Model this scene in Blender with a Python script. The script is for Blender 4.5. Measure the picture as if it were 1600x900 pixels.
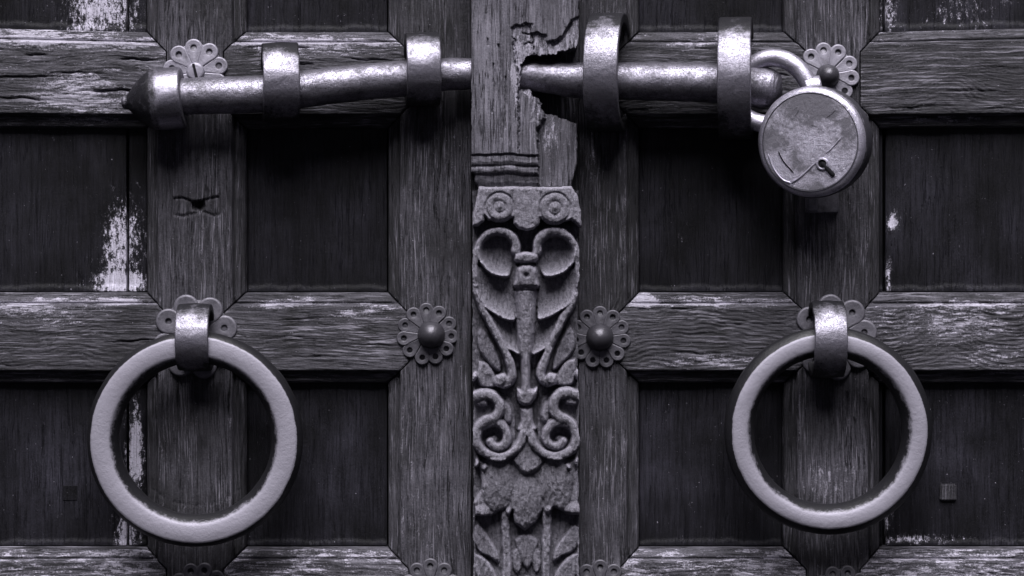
import bpy, math, random
import numpy as np
from mathutils import Matrix, Vector, Euler
for o in list(bpy.data.objects): bpy.data.objects.remove(o)
scene = bpy.context.scene
C = scene.collection
R = math.radians

# ------------------------------------------------------------ camera, sky, sun, exposure
S = 0.0006            # metres per photograph pixel on the door face
DPX = 4000.0          # camera distance in the same unit
cam = bpy.data.cameras.new('camera'); camo = bpy.data.objects.new('camera', cam); C.objects.link(camo)
camo.location = (0, -DPX*S, 0); camo.rotation_euler = (R(90), 0, 0)
cam.sensor_width = 36; cam.lens = 36*DPX/1600; cam.clip_start = .05; cam.clip_end = 500
scene.camera = camo
SUN_EL, SUN_AZ = 60, -2      # azimuth: degrees to the right of the door's normal
world = bpy.data.worlds.new('World'); scene.world = world; world.use_nodes = True
wn = world.node_tree; wn.nodes.clear()
wo = wn.nodes.new('ShaderNodeOutputWorld'); wb = wn.nodes.new('ShaderNodeBackground')
sky = wn.nodes.new('ShaderNodeTexSky'); sky.sky_type = 'NISHITA'; sky.sun_disc = False
sky.dust_density = 0; sky.air_density = .6; sky.altitude = 1500; sky.sun_elevation = R(SUN_EL); sky.sun_rotation = R(180 - SUN_AZ)
bw = wn.nodes.new('ShaderNodeRGBToBW'); tint = wn.nodes.new('ShaderNodeMix'); tint.data_type = 'RGBA'
tint.blend_type = 'MULTIPLY'; tint.inputs[0].default_value = 1; tint.inputs[7].default_value = (.36, .345, .44, 1)
wn.links.new(sky.outputs[0], bw.inputs[0]); wn.links.new(bw.outputs[0], tint.inputs[6])
wn.links.new(tint.outputs[2], wb.inputs[0]); wn.links.new(wb.outputs[0], wo.inputs[0])
wb.inputs[1].default_value = 0.05
sl = bpy.data.lights.new('sun', 'SUN'); sl.energy = 5.0; sl.angle = R(42); sl.color = (1, .975, 1.02)
so = bpy.data.objects.new('sun', sl); C.objects.link(so)
so.rotation_euler = (R(90-SUN_EL), 0, R(SUN_AZ)); so.location = (0, -1, 2)
scene.view_settings.view_transform = 'Standard'; scene.view_settings.look = 'None'
scene.view_settings.gamma = 1; scene.view_settings.exposure = 0.66
scene.render.engine = 'CYCLES'

# ------------------------------------------------------------ helpers
def W(px, py, d, d0=None):
    f = 1 - (d if d0 is None else d0)/DPX
    return Vector(((px-800)*S*f, -d*S, (450-py)*S*f))
def tag(o, label=None, cat=None, group=None, kind=None):
    if label: o['label'] = label
    if cat: o['category'] = cat
    if group: o['group'] = group
    if kind: o['kind'] = kind
    return o
def empty(name, loc, label, cat, group=None):
    o = bpy.data.objects.new(name, None); C.objects.link(o); o.location = loc
    o.empty_display_size = .02
    return tag(o, label, cat, group)
def link(name, me, mat, parent=None, loc=(0, 0, 0)):
    o = bpy.data.objects.new(name, me); C.objects.link(o)
    if mat and not me.materials: me.materials.append(mat)
    o.parent = parent; o.location = loc
    return o
def mesh_np(name, co, quads, attrs=None, smooth=True, tris=None, flat_from=None):
    me = bpy.data.meshes.new(name)
    co = np.asarray(co, dtype=np.float32); quads = np.asarray(quads, dtype=np.int32).reshape(-1, 4)
    nt = 0 if tris is None else len(tris)
    me.vertices.add(len(co)); me.vertices.foreach_set('co', co.ravel())
    li = quads.ravel()
    if nt: li = np.concatenate([li, np.asarray(tris, dtype=np.int32).ravel()])
    me.loops.add(len(li)); me.loops.foreach_set('vertex_index', li)
    n = len(quads) + nt
    starts = np.concatenate([np.arange(len(quads))*4, len(quads)*4 + np.arange(nt)*3]).astype(np.int32)
    me.polygons.add(n); me.polygons.foreach_set('loop_start', starts)
    sm = np.full(n, smooth, dtype=bool)
    if flat_from is not None: sm[flat_from:] = False
    me.polygons.foreach_set('use_smooth', sm)
    me.update(calc_edges=True); me.validate()
    for k, v in (attrs or {}).items():
        a = me.attributes.new(k, 'FLOAT', 'POINT'); a.data.foreach_set('value', np.asarray(v, dtype=np.float32).ravel())
    return me
_lat = {}
def vnoise(x, y, s, seed=0):
    if seed not in _lat: _lat[seed] = np.random.RandomState(seed).rand(256, 256)
    L = _lat[seed]; x = x/s; y = y/s
    xi = np.floor(x).astype(int); yi = np.floor(y).astype(int); fx = x-xi; fy = y-yi
    fx = fx*fx*(3-2*fx); fy = fy*fy*(3-2*fy)
    g = lambda a, b: L[a % 256, b % 256]
    return (g(xi, yi)*(1-fx)+g(xi+1, yi)*fx)*(1-fy)+(g(xi, yi+1)*(1-fx)+g(xi+1, yi+1)*fx)*fy
def fbm(x, y, s, seed=0, o=3):
    r = 0; a = 1; t = 0
    for i in range(o): r = r+a*vnoise(x, y, s/(2**i), seed+i); t += a; a *= .5
    return r/t
def gauss(x, y, p):
    r = np.zeros_like(x)
    for cx, cy, rx, ry, a in p: r = np.maximum(r, a*np.exp(-((x-cx)/rx)**2-((y-cy)/ry)**2))
    return r

def grid_piece(name, X, Y, H, mat, root, attrs, back, d0=0, mask=None):
    """sheet of real relief over (X, Y) in photo units, height H off the door face, walled down to `back`"""
    n, m = X.shape; N = n*m
    rl = np.array(root.location) if root else np.zeros(3)
    f = 1-d0/DPX
    def pos(x, y, h): return np.stack([(x-800)*S*f, -h*S, (450-y)*S*f], -1)-rl
    top = pos(X, Y, H).reshape(-1, 3)
    if mask is None: mask = np.ones((n-1, m-1), bool)
    idx = np.arange(N).reshape(n, m)
    a, b, c, d = idx[:-1, :-1], idx[:-1, 1:], idx[1:, 1:], idx[1:, :-1]   # rows go down the picture
    q = np.stack([a, d, c, b], -1)[mask]
    P = np.pad(mask, 1)
    e = []
    for (dy, dx, u, v) in ((-1, 0, a, b), (1, 0, c, d), (0, -1, d, a), (0, 1, b, c)):
        nb = P[1+dy:n+dy, 1+dx:m+dx]; s = mask & ~nb
        e.append(np.stack([u[s], v[s]], -1))
    e = np.concatenate(e)
    ne = len(e); ed = e.ravel()
    rim = top[ed]; low = rim.copy(); low[:, 1] = -back*S-rl[1]
    co = np.concatenate([top, rim, low]); k = np.arange(ne)
    w = np.stack([N+2*k, N+2*k+1, N+2*ne+2*k+1, N+2*ne+2*k], -1)
    at = {kk: np.concatenate([vv.ravel(), vv.ravel()[ed], vv.ravel()[ed]]) for kk, vv in attrs.items()}
    return link(name, mesh_np(name, co, np.concatenate([q, w]), at, flat_from=len(q)), mat, root)

def lathe(name, prof, M, mat, root, seg=72, closed=False, rough=0., seed=0, attrs=None, smooth=True, sharp=None):
    """prof: (radius, along axis, wear) in photo units; M: 4x4 world matrix, local z = axis"""
    p = np.array([q[:2] for q in prof], float); wv = np.array([q[2] if len(q) > 2 else .5 for q in prof])
    n = len(p); t = np.linspace(0, 2*np.pi, seg, endpoint=False)
    rr = np.repeat(p[:, 0:1], seg, 1); zz = np.repeat(p[:, 1:2], seg, 1)
    if rough:
        nz = (fbm(np.cos(t)[None]*60+200+zz*1., np.sin(t)[None]*60+200+rr*.8, 14, seed+3)-.5)*2*rough
        nz = nz*np.clip(rr/30, 0, 1)
        rr = np.where(rr > .5, rr+nz, rr); zz = zz+nz*.7
    co = np.stack([rr*np.cos(t), rr*np.sin(t), zz], -1).reshape(-1, 3)*S
    co = co@np.array(M.to_3x3()).T+np.array(M.translation)-np.array(root.location)
    q = []
    for i in range(n if closed else n-1):
        j = (i+1) % n
        a = i*seg+np.arange(seg); b = i*seg+(np.arange(seg)+1) % seg; c = j*seg+(np.arange(seg)+1) % seg; d = j*seg+np.arange(seg)
        q.append(np.stack([a, b, c, d], -1))
    me = mesh_np(name, co, np.concatenate(q), {'wear': np.repeat(wv, seg)}, smooth)
    o = link(name, me, mat, root)
    return o
def bevel_prof(pts, b=3, closed=True):
    """round the corners of a (radius, axis, wear) profile"""
    out = []; n = len(pts)
    for i, p in enumerate(pts):
        if not closed and i in (0, n-1): out.append(p); continue
        a = pts[i-1]; c = pts[(i+1) % n]
        P_ = np.array(p[:2], float); A = np.array(a[:2], float)-P_; Cc = np.array(c[:2], float)-P_
        ba = min(b, .45*np.linalg.norm(A)); bc = min(b, .45*np.linalg.norm(Cc))
        p0 = P_+A/max(np.linalg.norm(A), 1e-6)*ba; p2 = P_+Cc/max(np.linalg.norm(Cc), 1e-6)*bc
        for t in (0, .33, .67, 1): out.append(tuple((1-t)**2*p0+2*t*(1-t)*P_+t*t*p2)+(p[2],))
    return out
def axisM(loc, ax):
    ax = Vector(ax).normalized(); q = Vector((0, 0, 1)).rotation_difference(ax)
    return Matrix.Translation(loc)@q.to_matrix().to_4x4()
def catmull(P, k=8):
    P = np.array(P, float); out = []
    Q = np.vstack([2*P[0]-P[1], P, 2*P[-1]-P[-2]])
    for i in range(1, len(Q)-2):
        for t in np.linspace(0, 1, k, endpoint=False):
            a, b, c, d = Q[i-1], Q[i], Q[i+1], Q[i+2]
            out.append(.5*((2*b)+(-a+c)*t+(2*a-5*b+4*c-d)*t*t+(-a+3*b-3*c+d)*t**3))
    out.append(P[-1]); return np.array(out)
def tube(name, P, mat, root, seg=40, k=10, rough=0., wear=.6, caps=True, seed=0):
    """P: (px, py, depth, radius)"""
    Q = catmull(P, k); pts = np.array([W(*q[:3]) for q in Q]); r = Q[:, 3]*S
    T = np.gradient(pts, axis=0); T /= np.linalg.norm(T, axis=1)[:, None]
    up = np.array([0, -1., 0.05]); n = up-T[0]*(up@T[0]); n /= np.linalg.norm(n)
    co = []; th = np.linspace(0, 2*np.pi, seg, endpoint=False)
    for i in range(len(pts)):
        n = n-T[i]*(n@T[i]); n /= np.linalg.norm(n); b = np.cross(T[i], n)
        rr = r[i]+np.zeros(seg)
        if rough: rr = rr+S*rough*2*(fbm(np.cos(th)*40+i*Q[0, 3]*.3+300, np.sin(th)*40+300+i*3, 18, seed)-.5)
        co.append(pts[i]+rr[:, None]*(np.cos(th)[:, None]*n+np.sin(th)[:, None]*b))
    co = np.array(co); m = len(pts); idx = np.arange(m*seg).reshape(m, seg); nx = np.roll(idx, -1, 1)
    q = np.stack([idx[:-1], nx[:-1], nx[1:], idx[1:]], -1).reshape(-1, 4)
    cc = np.concatenate([co.reshape(-1, 3), pts[:1], pts[-1:]]); tr = []
    for j in range(seg):
        tr.append((m*seg, (j+1) % seg, j)); tr.append((m*seg+1, (m-1)*seg+j, (m-1)*seg+(j+1) % seg))
    me = mesh_np(name, cc-np.array(root.location), q, {'wear': np.full(len(cc), wear)}, tris=tr)
    return link(name, me, mat, root)

# ------------------------------------------------------------ materials
TINT = np.array([1.0, .955, 1.13])
def col(v): return (v*TINT[0]*(1-.04*max(0, 1-v/.06)), v*TINT[1]*(1-.04*max(0, 1-v/.06)), v*TINT[2]*(1+.13*max(0, 1-v/.06)), 1)
class NT:
    def __init__(s, name):
        s.m = bpy.data.materials.new(name); s.m.use_nodes = True; s.t = s.m.node_tree; s.t.nodes.clear()
        s.out = s.n('ShaderNodeOutputMaterial'); s.b = s.n('ShaderNodeBsdfPrincipled'); s.l(s.b.outputs[0], s.out.inputs[0])
    def n(s, t): return s.t.nodes.new(t)
    def l(s, a, b): s.t.links.new(a, b)
    def put(s, v, inp):
        if hasattr(v, 'is_output') or hasattr(v, 'links'): s.l(v, inp)
        else: inp.default_value = v
    def math(s, op, a, b=0., c=0., clamp=False):
        n = s.n('ShaderNodeMath'); n.operation = op; n.use_clamp = clamp
        s.put(a, n.inputs[0]); s.put(b, n.inputs[1]); s.put(c, n.inputs[2]); return n.outputs[0]
    def vmul(s, v, k):
        n = s.n('ShaderNodeVectorMath'); n.operation = 'MULTIPLY'; s.put(v, n.inputs[0]); n.inputs[1].default_value = k; return n.outputs[0]
    def vadd(s, v, k):
        n = s.n('ShaderNodeVectorMath'); n.operation = 'ADD'; s.put(v, n.inputs[0]); s.put(k, n.inputs[1]); return n.outputs[0]
    def noise(s, v, scale=1., detail=4., rough=.6, dist=0.):
        n = s.n('ShaderNodeTexNoise'); s.l(v, n.inputs['Vector']); n.inputs['Scale'].default_value = scale
        n.inputs['Detail'].default_value = detail; n.inputs['Roughness'].default_value = rough; n.inputs['Distortion'].default_value = dist
        return n.outputs['Fac']
    def rng(s, v, a, b, c=0., d=1.):
        n = s.n('ShaderNodeMapRange'); s.put(v, n.inputs[0]); s.put(a, n.inputs[1]); s.put(b, n.inputs[2]); s.put(c, n.inputs[3]); s.put(d, n.inputs[4]); return n.outputs[0]
    def mix(s, f, a, b):
        n = s.n('ShaderNodeMix'); n.data_type = 'RGBA'; s.put(f, n.inputs[0]); s.put(a, n.inputs[6]); s.put(b, n.inputs[7]); return n.outputs[2]
    def attr(s, name):
        n = s.n('ShaderNodeAttribute'); n.attribute_name = name; return n.outputs['Fac']
    def pos(s, var=True):
        g = s.n('ShaderNodeNewGeometry').outputs['Position']
        if not var: return g
        r = s.n('ShaderNodeObjectInfo').outputs['Random']; c = s.n('ShaderNodeCombineXYZ')
        k = s.math('MULTIPLY', r, 7.3); s.l(k, c.inputs[0]); s.l(k, c.inputs[1]); s.l(k, c.inputs[2])
        return s.vadd(g, c.outputs[0])
    def bump(s, h, strength, dist, prev=None):
        n = s.n('ShaderNodeBump'); n.inputs['Strength'].default_value = strength; n.inputs['Distance'].default_value = dist
        s.l(h, n.inputs['Height'])
        if prev: s.l(prev, n.inputs['Normal'])
        return n.outputs[0]

def wood(name, axis, dark, mid, pale, fleck=.0, wave=.012, bump=1., rough=.6, fine=1.0, spec=.3, flk=None):
    """axis: 'h' or 'v' = direction the grain runs"""
    s = NT(name); P = s.pos(); ax = lambda a, l: (a, 120, l) if axis == 'v' else (l, 120, a)
    lo = s.noise(s.vmul(P, (9, 9, 9) if axis == 'v' else (6, 9, 14)), 1, 3, .5)
    w = s.math('MULTIPLY', s.math('SUBTRACT', lo, .5), wave*2)
    c = s.n('ShaderNodeCombineXYZ'); s.l(w, c.inputs[0 if axis == 'v' else 2])
    Q = s.vadd(P, c.outputs[0])
    g1 = s.noise(s.vmul(Q, ax(520*fine, 26)), 1, 6, .7)
    g2 = s.noise(s.vmul(Q, ax(120, 9)), 1, 4, .6)
    gr = s.noise(P, 620, 5, .8)
    cloud = s.noise(P, 16, 5, .65); cl2 = s.noise(s.vmul(P, ax(40, 14)), 1, 4, .6)
    v = s.math('ADD', s.math('MULTIPLY', g1, .45), s.math('ADD', s.math('MULTIPLY', g2, .2), s.math('MULTIPLY', gr, .35)))
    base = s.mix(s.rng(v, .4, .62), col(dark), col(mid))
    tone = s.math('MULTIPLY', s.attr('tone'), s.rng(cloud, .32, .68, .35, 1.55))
    cc = s.n('ShaderNodeVectorMath'); cc.operation = 'SCALE'; s.l(base, cc.inputs[0]); s.l(tone, cc.inputs['Scale'])
    # paint worn or flaked away down to pale bare wood, in broken clusters
    k3 = flk or ax(300, 60)
    pn = s.math('ADD', s.math('MULTIPLY', s.noise(s.vmul(Q, k3), 1, 8, .75), .7), s.math('MULTIPLY', gr, .3))
    pn = s.math('ADD', pn, s.math('MULTIPLY', s.math('SUBTRACT', cl2, .5), .22))
    peel_highlight = s.attr('peel_highlight')
    t = s.rng(peel_highlight, 0, 1, .72, .39)
    d = s.math('SUBTRACT', pn, t)
    msk = s.rng(d, 0, .035)
    thin = s.math('MULTIPLY', s.rng(d, -.05, .0), .22)      # half-worn paint round the bare places
    palev = s.mix(s.rng(s.math('ADD', s.math('MULTIPLY', g1, .5), s.math('MULTIPLY', gr, .5)), .38, .6), col(pale*.35), col(pale))
    # hairline flecks on the crests of the grain
    st = s.math('MULTIPLY', s.rng(g1, .6-fleck*.4, .67-fleck*.4), s.rng(cl2, .42, .62))
    c1 = s.mix(s.math('MULTIPLY', st, .7), cc.outputs[0], col(pale*.6))
    c1 = s.mix(thin, c1, col(pale*.5))
    colr = s.mix(msk, c1, palev)
    # cracks running with the grain
    cr = s.noise(s.vmul(Q, ax(170, 6)), 1.3, 4, .55)
    ridge = s.math('ABSOLUTE', s.math('SUBTRACT', cr, .5))
    crack = s.math('MULTIPLY', s.rng(ridge, 0, .014, 1, 0), s.rng(cloud, .42, .56))
    fine_c = s.math('MULTIPLY', s.rng(g1, .36, .31), .85)
    dk = s.math('MAXIMUM', crack, fine_c)
    colr = s.mix(dk, colr, col(.004))
    dust = s.noise(P, 520, 2, .5); colr = s.mix(s.rng(dust, .75, .79, 0, .8), colr, col(.4))
    s.l(colr, s.b.inputs['Base Color'])
    s.put(s.rng(msk, 0, 1, rough, .85), s.b.inputs['Roughness'])
    s.b.inputs['Specular IOR Level'].default_value = spec
    h = s.math('ADD', s.math('MULTIPLY', g1, .9), s.math('MULTIPLY', g2, .4))
    h = s.math('ADD', h, s.math('MULTIPLY', gr, .45))
    h = s.math('SUBTRACT', h, s.math('MULTIPLY', msk, .3))
    h = s.math('SUBTRACT', h, s.math('MULTIPLY', dk, .7))
    s.l(s.bump(h, bump, .002), s.b.inputs['Normal'])
    return s.m
M_V = wood('stile_wood', 'v', .009, .072, .4, .16, wave=.004, fine=1.35)
M_H = wood('rail_wood', 'h', .009, .082, .46, .18, wave=.01)
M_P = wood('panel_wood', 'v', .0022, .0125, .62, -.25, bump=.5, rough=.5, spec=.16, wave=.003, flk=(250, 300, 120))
M_C = wood('post_wood', 'v', .035, .17, .42, .1, bump=.8, wave=.006)
def carved():
    s = NT('carved_wood'); P = s.pos(False)
    n1 = s.noise(P, 500, 6, .7); n2 = s.noise(s.vmul(P, (520, 300, 70)), 1, 5, .65); n3 = s.noise(P, 45, 4, .6); n4 = s.noise(P, 1500, 3, .8)
    v = s.math('ADD', s.math('MULTIPLY', n1, .5), s.math('MULTIPLY', n2, .5))
    base = s.mix(s.rng(v, .38, .62), col(.022), col(.15))
    crest_light = s.attr('peel_highlight')       # highlight painted on high edges and crests
    m = s.math('MULTIPLY', s.rng(s.math('ADD', n4, s.math('MULTIPLY', n1, .5)), .57, .88), s.math('ADD', s.math('MULTIPLY', crest_light, .95), .04), clamp=True)
    base = s.mix(s.rng(n3, .35, .7, 0, .35), base, col(.05))
    base = s.mix(m, base, col(.5))
    s.l(base, s.b.inputs['Base Color']); s.b.inputs['Roughness'].default_value = .6; s.b.inputs['Specular IOR Level'].default_value = .4
    h = s.math('ADD', s.math('MULTIPLY', n1, .55), s.math('MULTIPLY', n2, 1.1)); h = s.math('ADD', h, s.math('MULTIPLY', n4, .25))
    s.l(s.bump(h, 1., .0024), s.b.inputs['Normal']); return s.m
M_CARVE = carved()
def iron(name, lo, hi, pit=.5, keep=.25, metal=.8, r0=.32, r1=.6, scale=1., bump=.5, bias=0.):
    s = NT(name); P = s.pos()
    big = s.noise(P, 35*scale, 4, .6); mid = s.noise(P, 160*scale, 5, .7); fine = s.noise(P, 480*scale, 4, .75); spk = s.noise(P, 800*scale, 4, .75)
    wear = s.attr('wear')
    v = s.math('ADD', s.math('MULTIPLY', big, .35), s.math('ADD', s.math('MULTIPLY', mid, .35), s.math('MULTIPLY', fine, .3)))
    v = s.math('ADD', v, s.math('MULTIPLY', s.math('SUBTRACT', wear, .5), .5))
    f = s.rng(v, .42-bias, .6-bias)
    base = s.mix(f, col(lo), col(hi))
    pits = s.rng(s.math('ADD', s.math('MULTIPLY', spk, .5), s.math('MULTIPLY', fine, .5)), .505+.09*(1-pit), .555+.09*(1-pit))
    pits = s.math('MULTIPLY', pits, s.rng(wear, .6, 1., 1, keep))
    base = s.mix(s.math('MULTIPLY', pits, .55), base, col(lo*.6))
    s.l(base, s.b.inputs['Base Color'])
    s.put(s.rng(f, 0, 1, metal*.35, metal), s.b.inputs['Metallic'])
    s.put(s.rng(s.math('ADD', f, s.math('MULTIPLY', pits, -.5)), 0, 1, r1, r0), s.b.inputs['Roughness'])
    h = s.math('SUBTRACT', s.math('ADD', s.math('MULTIPLY', mid, .8), s.math('MULTIPLY', fine, .35)), s.math('MULTIPLY', pits, .15))
    s.l(s.bump(h, bump, .0015), s.b.inputs['Normal']); return s.m
M_BAR = iron('pitted_iron', .01, .29, 1., r0=.36, r1=.45, keep=.35, metal=.95)
M_HOOP = iron('hoop_iron', .01, .27, .8, keep=.3, metal=.9, r0=.42, r1=.5)
M_RING = iron('ring_iron', .006, .26, .25, metal=.35, r0=.6, r1=.5, bump=.45)
M_LOCKF = iron('scratched_lock_face', .12, .46, .8, scale=1.5, r0=.4, keep=.8, bump=.6)
M_LOCK = iron('padlock_steel', .035, .48, .75, keep=.7, scale=1.1, r0=.36, bump=.5)
M_ROS = iron('rosette_metal', .022, .085, .3, metal=.4, r0=.5, bias=.05)
M_DARK = iron('dark_iron', .015, .06, .3, metal=.5, r0=.35, r1=.45)
def plain(name, v, rough=.9):
    s = NT(name); P = s.pos(); n = s.noise(P, 300, 4, .6)
    s.l(s.mix(n, col(v*.6), col(v*1.3)), s.b.inputs['Base Color']); s.b.inputs['Roughness'].default_value = rough
    s.b.inputs['Specular IOR Level'].default_value = .2; return s.m
M_HOLE = plain('hole_shade', .006)  # near-black put in for the shade inside slots, keyhole and scores

# ------------------------------------------------------------ door leaves
COLS = [(-340, 226), (383, 605), (1000, 1226), (1378, 1940)]
ROWS = [(-300, 47), (200, 456), (600, 856), (1010, 1300)]
RAILS = [(47, 200), (456, 600), (856, 1010)]
MIT = 34
def outd(x, iv):
    r = np.full_like(x, 1e9)
    for a, b in iv: r = np.minimum(r, np.maximum(0, np.maximum(a-x, x-b)))
    return r
def warp(x, y):
    t = np.clip((np.abs(x-800)-575)/225, 0, 1.6); return y-7*t*np.clip(1-y/260, 0, 1)
def doorH(x, y):
    d = np.maximum(outd(x, COLS), outd(y, ROWS))
    h = np.interp(d, [0, .8, 3, 15, 16.5, 18.5, 20.5, 22.5, 200], [-34, -20, -17, -9.5, -12.5, -12, -2, 0, 0])
    return h
peelP = [(182, 385, 36, 85, .74), (185, 440, 48, 24, 1.02), (160, 15, 70, 50, .72), (207, 700, 15, 90, .9), (195, 835, 26, 35, .75), (1393, 15, 18, 45, .7),
         (1400, 348, 10, 20, .75), (1392, 430, 7, 40, .66), (1510, 15, 70, 36, .42), (1450, 845, 90, 10, .55), (1390, 800, 10, 60, .6)]
peelH = [(130, 150, 75, 42, .62), (60, 60, 200, 22, .55), (480, 66, 140, 26, .68), (460, 472, 80, 12, .55), (560, 484, 60, 14, .5), (60, 490, 160, 22, .45), (120, 470, 130, 8, .6),
         (1480, 500, 130, 40, .6), (1560, 560, 80, 30, .5), (1110, 470, 120, 10, .42), (1003, 468, 24, 14, 1.25), (1100, 565, 110, 14, .5), (1480, 186, 70, 8, .5), (1450, 48, 150, 8, .45),
         (1100, 62, 100, 16, .5), (120, 470, 100, 8, .6)]
toneH = [(455, 510, 16, 50, .75), (1480, 100, 200, 60, .15), (150, 540, 120, 50, .2)]
toneV = [(655, 780, 50, 120, -.8), (290, 740, 60, 60, -.35), (660, 130, 60, 200, .45), (960, 330, 40, 220, .5), (1298, 752, 50, 40, -1.5), (1000, 720, 50, 160, -.25), (300, 420, 50, 60, -.2), (300, 560, 70, 60, .2)]
left = empty('wooden_door', W(400, 1080, 0), 'left dark panelled wooden door leaf with the cone tipped end of the bolt', 'door', 'panelled door leaves')
right = empty('wooden_door', W(1200, 1080, 0), 'right dark panelled wooden door leaf behind the round padlock', 'door', 'panelled door leaves')
def soft_edges(H, amt=2.2):
    n, m = H.shape
    i = np.minimum(np.arange(n), np.arange(n)[::-1])[:, None]; j = np.minimum(np.arange(m), np.arange(m)[::-1])[None]
    return H-amt*(np.exp(-i/.8)+np.exp(-j/.8)*np.ones((n, 1)))
def cracks(U, V, H, n, seed, u0, u1, v0, v1, depth=4.):
    """long splits running along U"""
    rr = random.Random(seed)
    for _ in range(n):
        a = rr.uniform(u0, u1); ln = rr.uniform(30, 140); v = rr.uniform(v0, v1); wd = rr.uniform(.7, 1.3)
        vv = v+(fbm(U, U*0+v*7, 38, seed)-.5)*9+(fbm(U, U*0+v*7, 9, seed+1)-.5)*2
        e = np.clip(1-((U-a)/(ln/2))**2, 0, 1)**.5
        H = H-depth*e*np.exp(-((V-vv)/(wd*(.4+e)))**2)
    return H
def rail(root, xa, xb, ya, yb, ml, mr, seed):
    st = 2.
    ys = np.arange(ya, yb+.1, 1.5); n = len(ys)
    m = int((xb-xa)/st)
    mm = np.minimum(np.minimum(ys-ya, yb-ys), MIT)
    x0 = xa-(mm-1.0 if ml else 0*mm); x1 = xb+(mm-1.0 if mr else 0*mm)
    u = np.linspace(0, 1, m)[None]
    X = x0[:, None]*(1-u)+x1[:, None]*u; Y = np.repeat(ys[:, None], m, 1)
    H = doorH(X, Y)+(fbm(X*.15, Y, 7, seed)-.5)*2.0+(fbm(X, Y, 70, seed+9)-.5)*4
    bend = np.where(xa > 1300, 26*np.exp(-((X-1478)/55)**2)*np.exp(-((Y-ya-70)/60)**2), 9*np.sin((X-xa)/60.)*np.exp(-((Y-ya-60)/50)**2))
    ph = (Y+bend+(fbm(X, Y, 60, seed+20)-.5)*26)/(6.5 if ya > 400 else 5.2)*(1+0*X)
    rg = .5+.5*np.sin(2*np.pi*ph+4*fbm(X*.2, Y, 14, seed+22))
    flat = np.clip((Y-ya-24)/5, 0, 1)*np.clip((yb-22-Y)/4, 0, 1)
    lvl = {0: .55, 1: 1.}.get(int(ya > 400 and xa > 900), .6)
    H = H+flat*lvl*1.5*(rg**.7-.7)*(.25+1.2*fbm(X, Y, 50, seed+23))
    H = cracks(X, Y, H, (12 if xb < 300 else 6) if ya < 100 else 4, seed, xa, xb, ya+26, yb-26, 4. if xb < 610 and ya < 100 else 2.4)
    big = np.exp(-((Y-ya-70)/60)**2)*3; H = H+big*(H > -3)
    H = soft_edges(H)
    pe = .27+.8*gauss(X, Y, peelH)
    pe = pe+.16*np.exp(-((Y-ya-20)/7)**2)*vnoise(X, Y*0, 60, seed+5)*2
    pe = pe+.1*flat*lvl*(rg-.5)
    if ya > 800: pe = np.where(Y > ya+4, .52+.25*fbm(X, Y, 60, seed+6), .25)
    if ya < 100 and xb < 300: pe = pe+.1
    to = 1.0-gauss(X, Y, [q for q in toneH if q[4] > 0])
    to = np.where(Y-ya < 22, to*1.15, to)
    grid_piece('rail', X, warp(X, Y), H, M_H, root, {'peel_highlight': pe, 'tone': to}, -60)
def stile(root, xa, xb, openl, openr, seed, extra=None):
    xs_n = int((xb-xa)/1.6); ys = np.arange(-160, 1081, 2.); 
    mm = np.zeros_like(ys)
    for a, b in RAILS: mm = np.maximum(mm, np.clip(np.minimum(np.minimum(ys-a, b-ys), MIT), 0, None))
    x0 = xa+(mm+.8*(mm > 0) if openl else 0*mm); x1 = xb-(mm+.8*(mm > 0) if openr else 0*mm)
    u = np.linspace(0, 1, xs_n)[None]
    X = x0[:, None]*(1-u)+x1[:, None]*u; Y = np.repeat(ys[:, None], xs_n, 1)
    H = doorH(X, Y)+(fbm(X, Y*.15, 7, seed)-.5)*2+(fbm(X, Y, 90, seed+9)-.5)*3
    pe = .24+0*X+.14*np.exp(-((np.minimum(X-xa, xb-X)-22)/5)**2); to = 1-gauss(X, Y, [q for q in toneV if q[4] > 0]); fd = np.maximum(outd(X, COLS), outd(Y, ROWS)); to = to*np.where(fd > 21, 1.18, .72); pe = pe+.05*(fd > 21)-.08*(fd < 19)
    for q in toneV:
        if q[4] < 0: to = to+gauss(X, Y, [q[:4]+(-q[4],)]); pe = pe+gauss(X, Y, [q[:4]+(-q[4]*.22,)])
    H = cracks(Y, X, H, 34, seed+3, -100, 1000, xa+24, xb-24, 3.2)
    mask = None
    if extra: H, pe, to, mask = extra(X, Y, H, pe, to)
    H[:, 0] -= 2; H[:, -1] -= 2
    grid_piece('stile', X, warp(X, Y), H, M_V, root, {'peel_highlight': pe, 'tone': to}, -60, mask=mask)
def seg_d(X, Y, pts, closed=False):
    d = np.full(X.shape, 1e9); pts = list(pts)+([pts[0]] if closed else [])
    for (x1, y1), (x2, y2) in zip(pts[:-1], pts[1:]):
        vx, vy = x2-x1, y2-y1; t = np.clip(((X-x1)*vx+(Y-y1)*vy)/(vx*vx+vy*vy+1e-9), 0, 1)
        d = np.minimum(d, np.hypot(X-x1-t*vx, Y-y1-t*vy))
    return d
def inside(X, Y, pts):
    r = np.zeros(X.shape, bool); n = len(pts)
    for i in range(n):
        x1, y1 = pts[i]; x2, y2 = pts[(i+1) % n]
        if y1 == y2: continue
        r ^= ((Y > y1) != (Y > y2)) & (X < (x2-x1)*(Y-y1)/(y2-y1)+x1)
    return r
def sdf(X, Y, pts):        # positive inside
    d = seg_d(X, Y, pts, True); return np.where(inside(X, Y, pts), d, -d)
BOW = [(272, 310), (285, 309), (304, 317), (325, 311), (341, 307), (344, 334), (334, 337), (318, 331), (300, 334), (286, 338), (272, 336)]
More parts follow.
